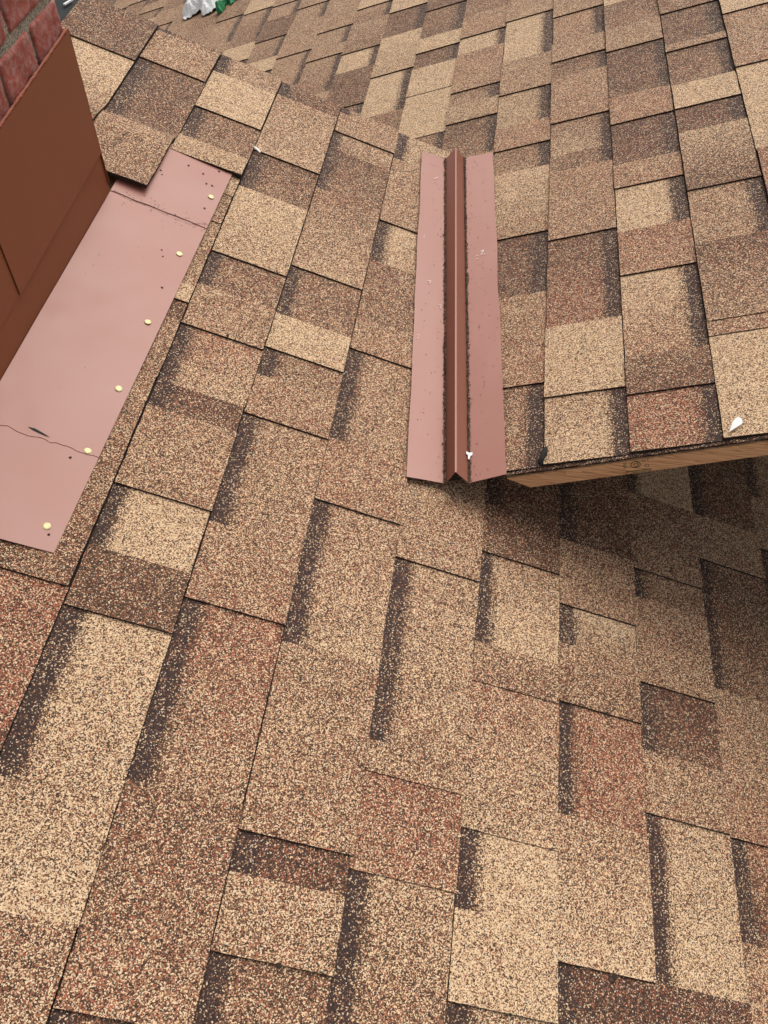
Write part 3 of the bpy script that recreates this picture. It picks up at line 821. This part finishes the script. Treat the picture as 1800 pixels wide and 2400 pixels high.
# ---------------------------------------------------------------- valley flashing (W profile) lying in the trough
vf = empty('valley_flashing', (0.03, 1.45, .02), 'long pink brown W shaped metal valley flashing with a raised centre rib', 'flashing')
FB = dict(L=Vector((-.0510, .9383, .034)), l=Vector((.0135, .9471, .016)), t=Vector((.0283, .9460, .0478)), r=Vector((.0509, .9395, .032)), R=Vector((.1102, .9485, .053)))
FT = dict(L=Vector((-.1251, 1.8979, .0615)), l=Vector((-.0698, 1.9099, .041)), t=Vector((-.0499, 1.935, .0559)), r=Vector((-.0295, 1.9402, .029)), R=Vector((.0368, 1.9667, .033)))
def fpt(k, u, wav=0.0):
    p = FB[k].lerp(FT[k], u)
    return p
def strip(name, ka, kb, nj, mat, wave_a=False, wave_b=False, bow=0.0):
    rows_ = []
    ni = 110
    for i in range(ni + 1):
        u = i / ni
        a, b = fpt(ka, u), fpt(kb, u)
        row = []
        for j in range(nj + 1):
            q = a.lerp(b, j / nj)
            w = 0.0
            if wave_a: w = (1 - j / nj)
            if wave_b: w = j / nj
            # hand-cut outer edge wanders and lifts a little
            if w:
                e = w ** 2
                dirx = -1 if wave_a else 1
                q = q + Vector((dirx * e * (.0022 * nz(u * 7, 3 if wave_a else 8) + .0006 * nz(u * 40, 5)), 0, e * (.0016 * nz(u * 5, 11 if wave_a else 4))))
            q.z += bow * math.sin(math.pi * j / nj) + .0006 * nz(u * 12, j * .2, 3 if wave_a else 9)
            row.append(q)
        rows_.append(row)
    return sheet(name, rows_, mat, .0008, vf)
strip('left_pan', 'L', 'l', 8, M_FLASH_LIT, wave_a=True)
strip('right_pan', 'r', 'R', 8, M_FLASH_LIT, wave_b=True)
# rib: two leaning sides meeting in a narrow crimped crest
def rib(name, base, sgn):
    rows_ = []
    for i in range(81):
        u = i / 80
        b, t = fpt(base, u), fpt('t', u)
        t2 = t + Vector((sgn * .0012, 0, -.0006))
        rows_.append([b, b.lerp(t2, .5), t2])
    return sheet(name, rows_, M_RIB_SHADED, .0006, vf)
M_RIB_SHADED = metal_material('rib_paint_shaded', (0.21, 0.073, 0.044, 1), (0.24, 0.085, 0.051, 1), rough=0.45, spec=0.4, coat=0.0, dirt=0.1)  # same metal as the pans, colour darkened to shade the rib sides
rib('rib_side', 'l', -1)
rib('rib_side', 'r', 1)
rows_ = []
for i in range(81):
    t = fpt('t', i / 80)
    rows_.append([t + Vector((-.0019, 0, -.0010)), t + Vector((-.0011, 0, .0005)), t + Vector((.0011, 0, .0005)), t + Vector((.0019, 0, -.0010))])
sheet('rib_crest', rows_, M_FLASH_LIT, .0006, vf)
# scuffs and paint scrapes on the pans
def pan_pt(side, u, k, h=.0010):
    a, b = (fpt('L', u), fpt('l', u)) if side == 'l' else (fpt('r', u), fpt('R', u))
    return a.lerp(b, k) + Vector((0, 0, h))
v, f = [], []
rs = random.Random(77)
M_SCR = plain('bare_primer', (.78, .58, .52), .5, vary=.2)
def scrape(side, u, k, lu, wk, n=1):
    for _ in range(n):
        uu, kk = u + rs.uniform(-.008, .008) * (n > 1), k + rs.uniform(-.05, .05) * (n > 1)
        an = rs.uniform(-.6, .6)
        p = pan_pt(side, uu, kk, .0012)
        dx = Vector((math.sin(.9 + an), math.cos(.9 + an), 0))
        nx = Vector((dx.y, -dx.x, 0))
        dz = .3 * (1 if side == 'r' else -1)
        vv = []
        for q in (-dx * lu, nx * wk, dx * lu, -nx * wk):
            q2 = q.copy(); q2.z = q2.x * dz; vv.append(p + q2)
        child(mesh_obj('paint_scrape', vv, [(0, 1, 2, 3)], M_SCR), vf)
scrape('l', .905, .60, .012, .0012)
scrape('r', .615, .55, .0045, .0014, 9)
scrape('r', .603, .35, .004, .0008, 4)
scrape('l', .53, .42, .006, .0010, 2)
scrape('l', .455, .80, .0026, .0011, 4)
scrape('l', .35, .2, .003, .0008, 2)
scrape('l', .67, .2, .003, .0006, 2)

# tar spots squeezed out at a few joints
for k, (s, y, r) in enumerate(TAR):
    v, f = [], []
    for q in range(3): disc_on(PA, s + .004 * nz(k, q), y + .004 * nz(q, k, 3), .0105 + q * .0002, r * (1 - .2 * q), k * 5.1 + q, None, v, f, n=12)
    child(mesh_obj('tar_spot', v, f, M_EDGE), roofA)

# loose granules washed into both creases and strewn on the pans
def grains(name, pts, mat, parent=None):
    v, f = [], []
    for p, r in pts:
        b = len(v)
        for d in ((1, 0, 0), (-1, 0, 0), (0, 1, 0), (0, -1, 0), (0, 0, 1), (0, 0, -1)):
            v.append(p + Vector(d) * r * rs.uniform(.6, 1.25))
        f += [(b, b + 2, b + 4), (b + 2, b + 1, b + 4), (b + 1, b + 3, b + 4), (b + 3, b, b + 4), (b + 2, b, b + 5), (b + 1, b + 2, b + 5), (b + 3, b + 1, b + 5), (b, b + 3, b + 5)]
    return mesh_obj(name, v, f, mat)
gp = []
for side, kk in (('l', 1.0), ('r', 0.0)):
    for n_ in range(4600):
        u = rs.random()
        dens = .55 + .45 * nz(u * 14, 3 if side == 'l' else 9)
        if rs.random() > dens: continue
        off = abs(rs.gauss(0, .028 + .02 * max(0, nz(u * 25, 7))))
        k = kk - off if side == 'l' else kk + off
        p = pan_pt(side, u, k, .0010 + rs.uniform(0, .0012))
        gp.append((p, rs.uniform(.0008, .0018)))
for n_ in range(260):
    side = rs.choice('lrr')
    u = rs.random(); k = rs.random()
    if rs.random() < .5: k = (1 - abs(rs.gauss(0, .25))) if side == 'l' else abs(rs.gauss(0, .25))
    if not 0 < k < 1: continue
    gp.append((pan_pt(side, u, k, .0012), rs.uniform(.0005, .0012)))
M_GRAIN, t_, p_ = new_mat('loose_granules')
tc_ = N(t_, 'ShaderNodeTexCoord').outputs['Object']
vo_ = N(t_, 'ShaderNodeTexVoronoi'); setin(vo_, Scale=600.0); t_.links.new(tc_, vo_.inputs['Vector'])
s_ = N(t_, 'ShaderNodeSeparateColor'); t_.links.new(vo_.outputs['Color'], s_.inputs[0])
t_.links.new(mixc(t_, math_n(t_, 'POWER', s_.outputs[0], 2.5), (.035, .022, .018, 1), (.42, .31, .20, 1)), p_.inputs['Base Color'])
setin(p_, Roughness=.8)
go = grains('loose_granules', gp, M_GRAIN)
tag(go, 'loose dark shingle granules gathered in the creases of the valley flashing', 'granules', kind='stuff')

# ---------------------------------------------------------------- small litter
def crumb(name, pts2, P, h0, th, mat, label, cat, lift=0.0):
    n = len(pts2)
    v = [P(s, y, h0 + th + lift * (i % 3)) for i, (s, y) in enumerate(pts2)] + [P(s, y, h0) for s, y in pts2]
    cx = sum(p[0] for p in pts2) / n; cy = sum(p[1] for p in pts2) / n
    v.append(P(cx, cy, h0 + th * 1.6 + lift))
    f = [(i, (i + 1) % n, 2 * n) for i in range(n)] + [(i, i + n, (i + 1) % n + n, (i + 1) % n) for i in range(n)] + [tuple(range(2 * n - 1, n - 1, -1))]
    o = mesh_obj(name, v, f, mat)
    tag(o, label, cat, 'white paper scraps')
    return o
crumb('paper_scrap', [(.474, .994), (.479, .9965), (.483, .990), (.4835, .984), (.4805, .9795), (.473, .9745), (.4625, .9680), (.466, .977), (.469, .986)], PB, .0108, .0005, M_WHITE, 'torn white paper scrap lying at the rake edge above the pine board', 'paper scrap', .0002)
crumb('paper_scrap', [(-.4880, 1.6595), (-.483, 1.6580), (-.475, 1.6535), (-.4695, 1.6485), (-.4720, 1.6455), (-.479, 1.6495), (-.4845, 1.6550)], PA, .0085, .0012, M_WHITE, 'small folded white scrap stuck at a shingle corner above the nailed flashing', 'paper scrap', .0010)
c0 = pan_pt('r', .058, .03, .0)
crumb('paper_scrap', [(-.0055, .006), (0, .0045), (.0045, .006), (.005, 0), (.0018, -.003), (.0008, -.010), (-.0018, -.0095), (-.0022, -.002), (-.0055, .001)], lambda s, y, h=0: c0 + Vector((s, y, h + abs(s) * .2 + .001)), .0014, .0015, M_WHITE, 'tiny white scrap caught beside the rib near the low end of the valley flashing', 'paper scrap')
# white stick on the membrane behind the chimney corner
a, b = PA(-.953, 1.879, .003), PA(-.947, 1.912, .003)
d = (b - a).normalized(); n_ = d.cross(Vector((0, 0, 1))).normalized() * .0022; up = Vector((0, 0, .003))
st2 = mesh_obj('plastic_strip', [a - n_, a + n_, b + n_, b - n_, a - n_ + up, a + n_ + up, b + n_ + up, b - n_ + up], [(3, 2, 1, 0), (4, 5, 6, 7), (0, 1, 5, 4), (1, 2, 6, 5), (2, 3, 7, 6), (3, 0, 4, 7)], M_WHITE)
tag(st2, 'short white strip on the dark membrane behind the chimney corner', 'strip')

# ---------------------------------------------------------------- crumpled wrapper on the far roof
bag = empty('plastic_wrapper', PB(-1.28, 3.95, .02), 'crumpled white plastic wrapper with green print lying on the far roof slope', 'wrapper')
def crumple(name, sc, yc, ws, wy, hh, mat, seedv, outline, n=34):
    v, f = [], []
    for i in range(n + 1):
        for j in range(n + 1):
            a = i / n * 2 - 1; b = j / n * 2 - 1
            r = outline(math.atan2(b, a))
            # square to disc
            m_ = max(abs(a), abs(b)); l = math.hypot(a, b) or 1
            da, db = a / l * m_ * r, b / l * m_ * r
            s = sc + da * ws; y = yc + db * wy
            rid = 1 - abs(nz(s * 22 + seedv, y * 16, 0)) * 2
            rid2 = 1 - abs(nz(s * 60 + seedv, y * 45, 4)) * 2
            e = (1 - m_ ** 3)
            h = .010 + hh * (.35 * e + .45 * rid * e + .25 * rid2 * (e + .3)) + .006 * nz(s * 90, y * 60)
            v.append(PB(s + .006 * nz(y * 40, s * 40), y, max(.007, h)))
    for i in range(n):
        for j in range(n):
            a = i * (n + 1) + j
            f.append((a, a + n + 1, a + n + 2, a + 1))
    o = mesh_obj(name, v, f, mat)
    bm = bmesh.new(); bm.from_mesh(o.data)
    bmesh.ops.recalc_face_normals(bm, faces=bm.faces)
    bmesh.ops.solidify(bm, geom=bm.faces[:], thickness=.0012); bm.to_mesh(o.data); bm.free()
    child(o, bag); return o
crumple('plastic_sheet', -1.29, 3.99, .145, .30, .10, M_WHITE, 2.0, lambda a: .82 + .22 * nz(math.cos(a) * 2, math.sin(a) * 2, 5) + .10 * math.cos(5 * a))
crumple('green_panel', -1.165, 3.86, .055, .13, .055, M_GREEN, 7.0, lambda a: .8 + .3 * nz(math.cos(a) * 2, math.sin(a) * 2, 2))
crumple('green_panel', -1.195, 3.725, .022, .045, .04, M_GREEN, 9.0, lambda a: .8 + .3 * nz(math.cos(a) * 2, math.sin(a) * 2, 3))
crumple('print_panel', -1.335, 3.90, .018, .030, .105, M_PRINT, 4.0, lambda a: .8 + .3 * nz(math.cos(a) * 2, math.sin(a) * 2, 8), 14)
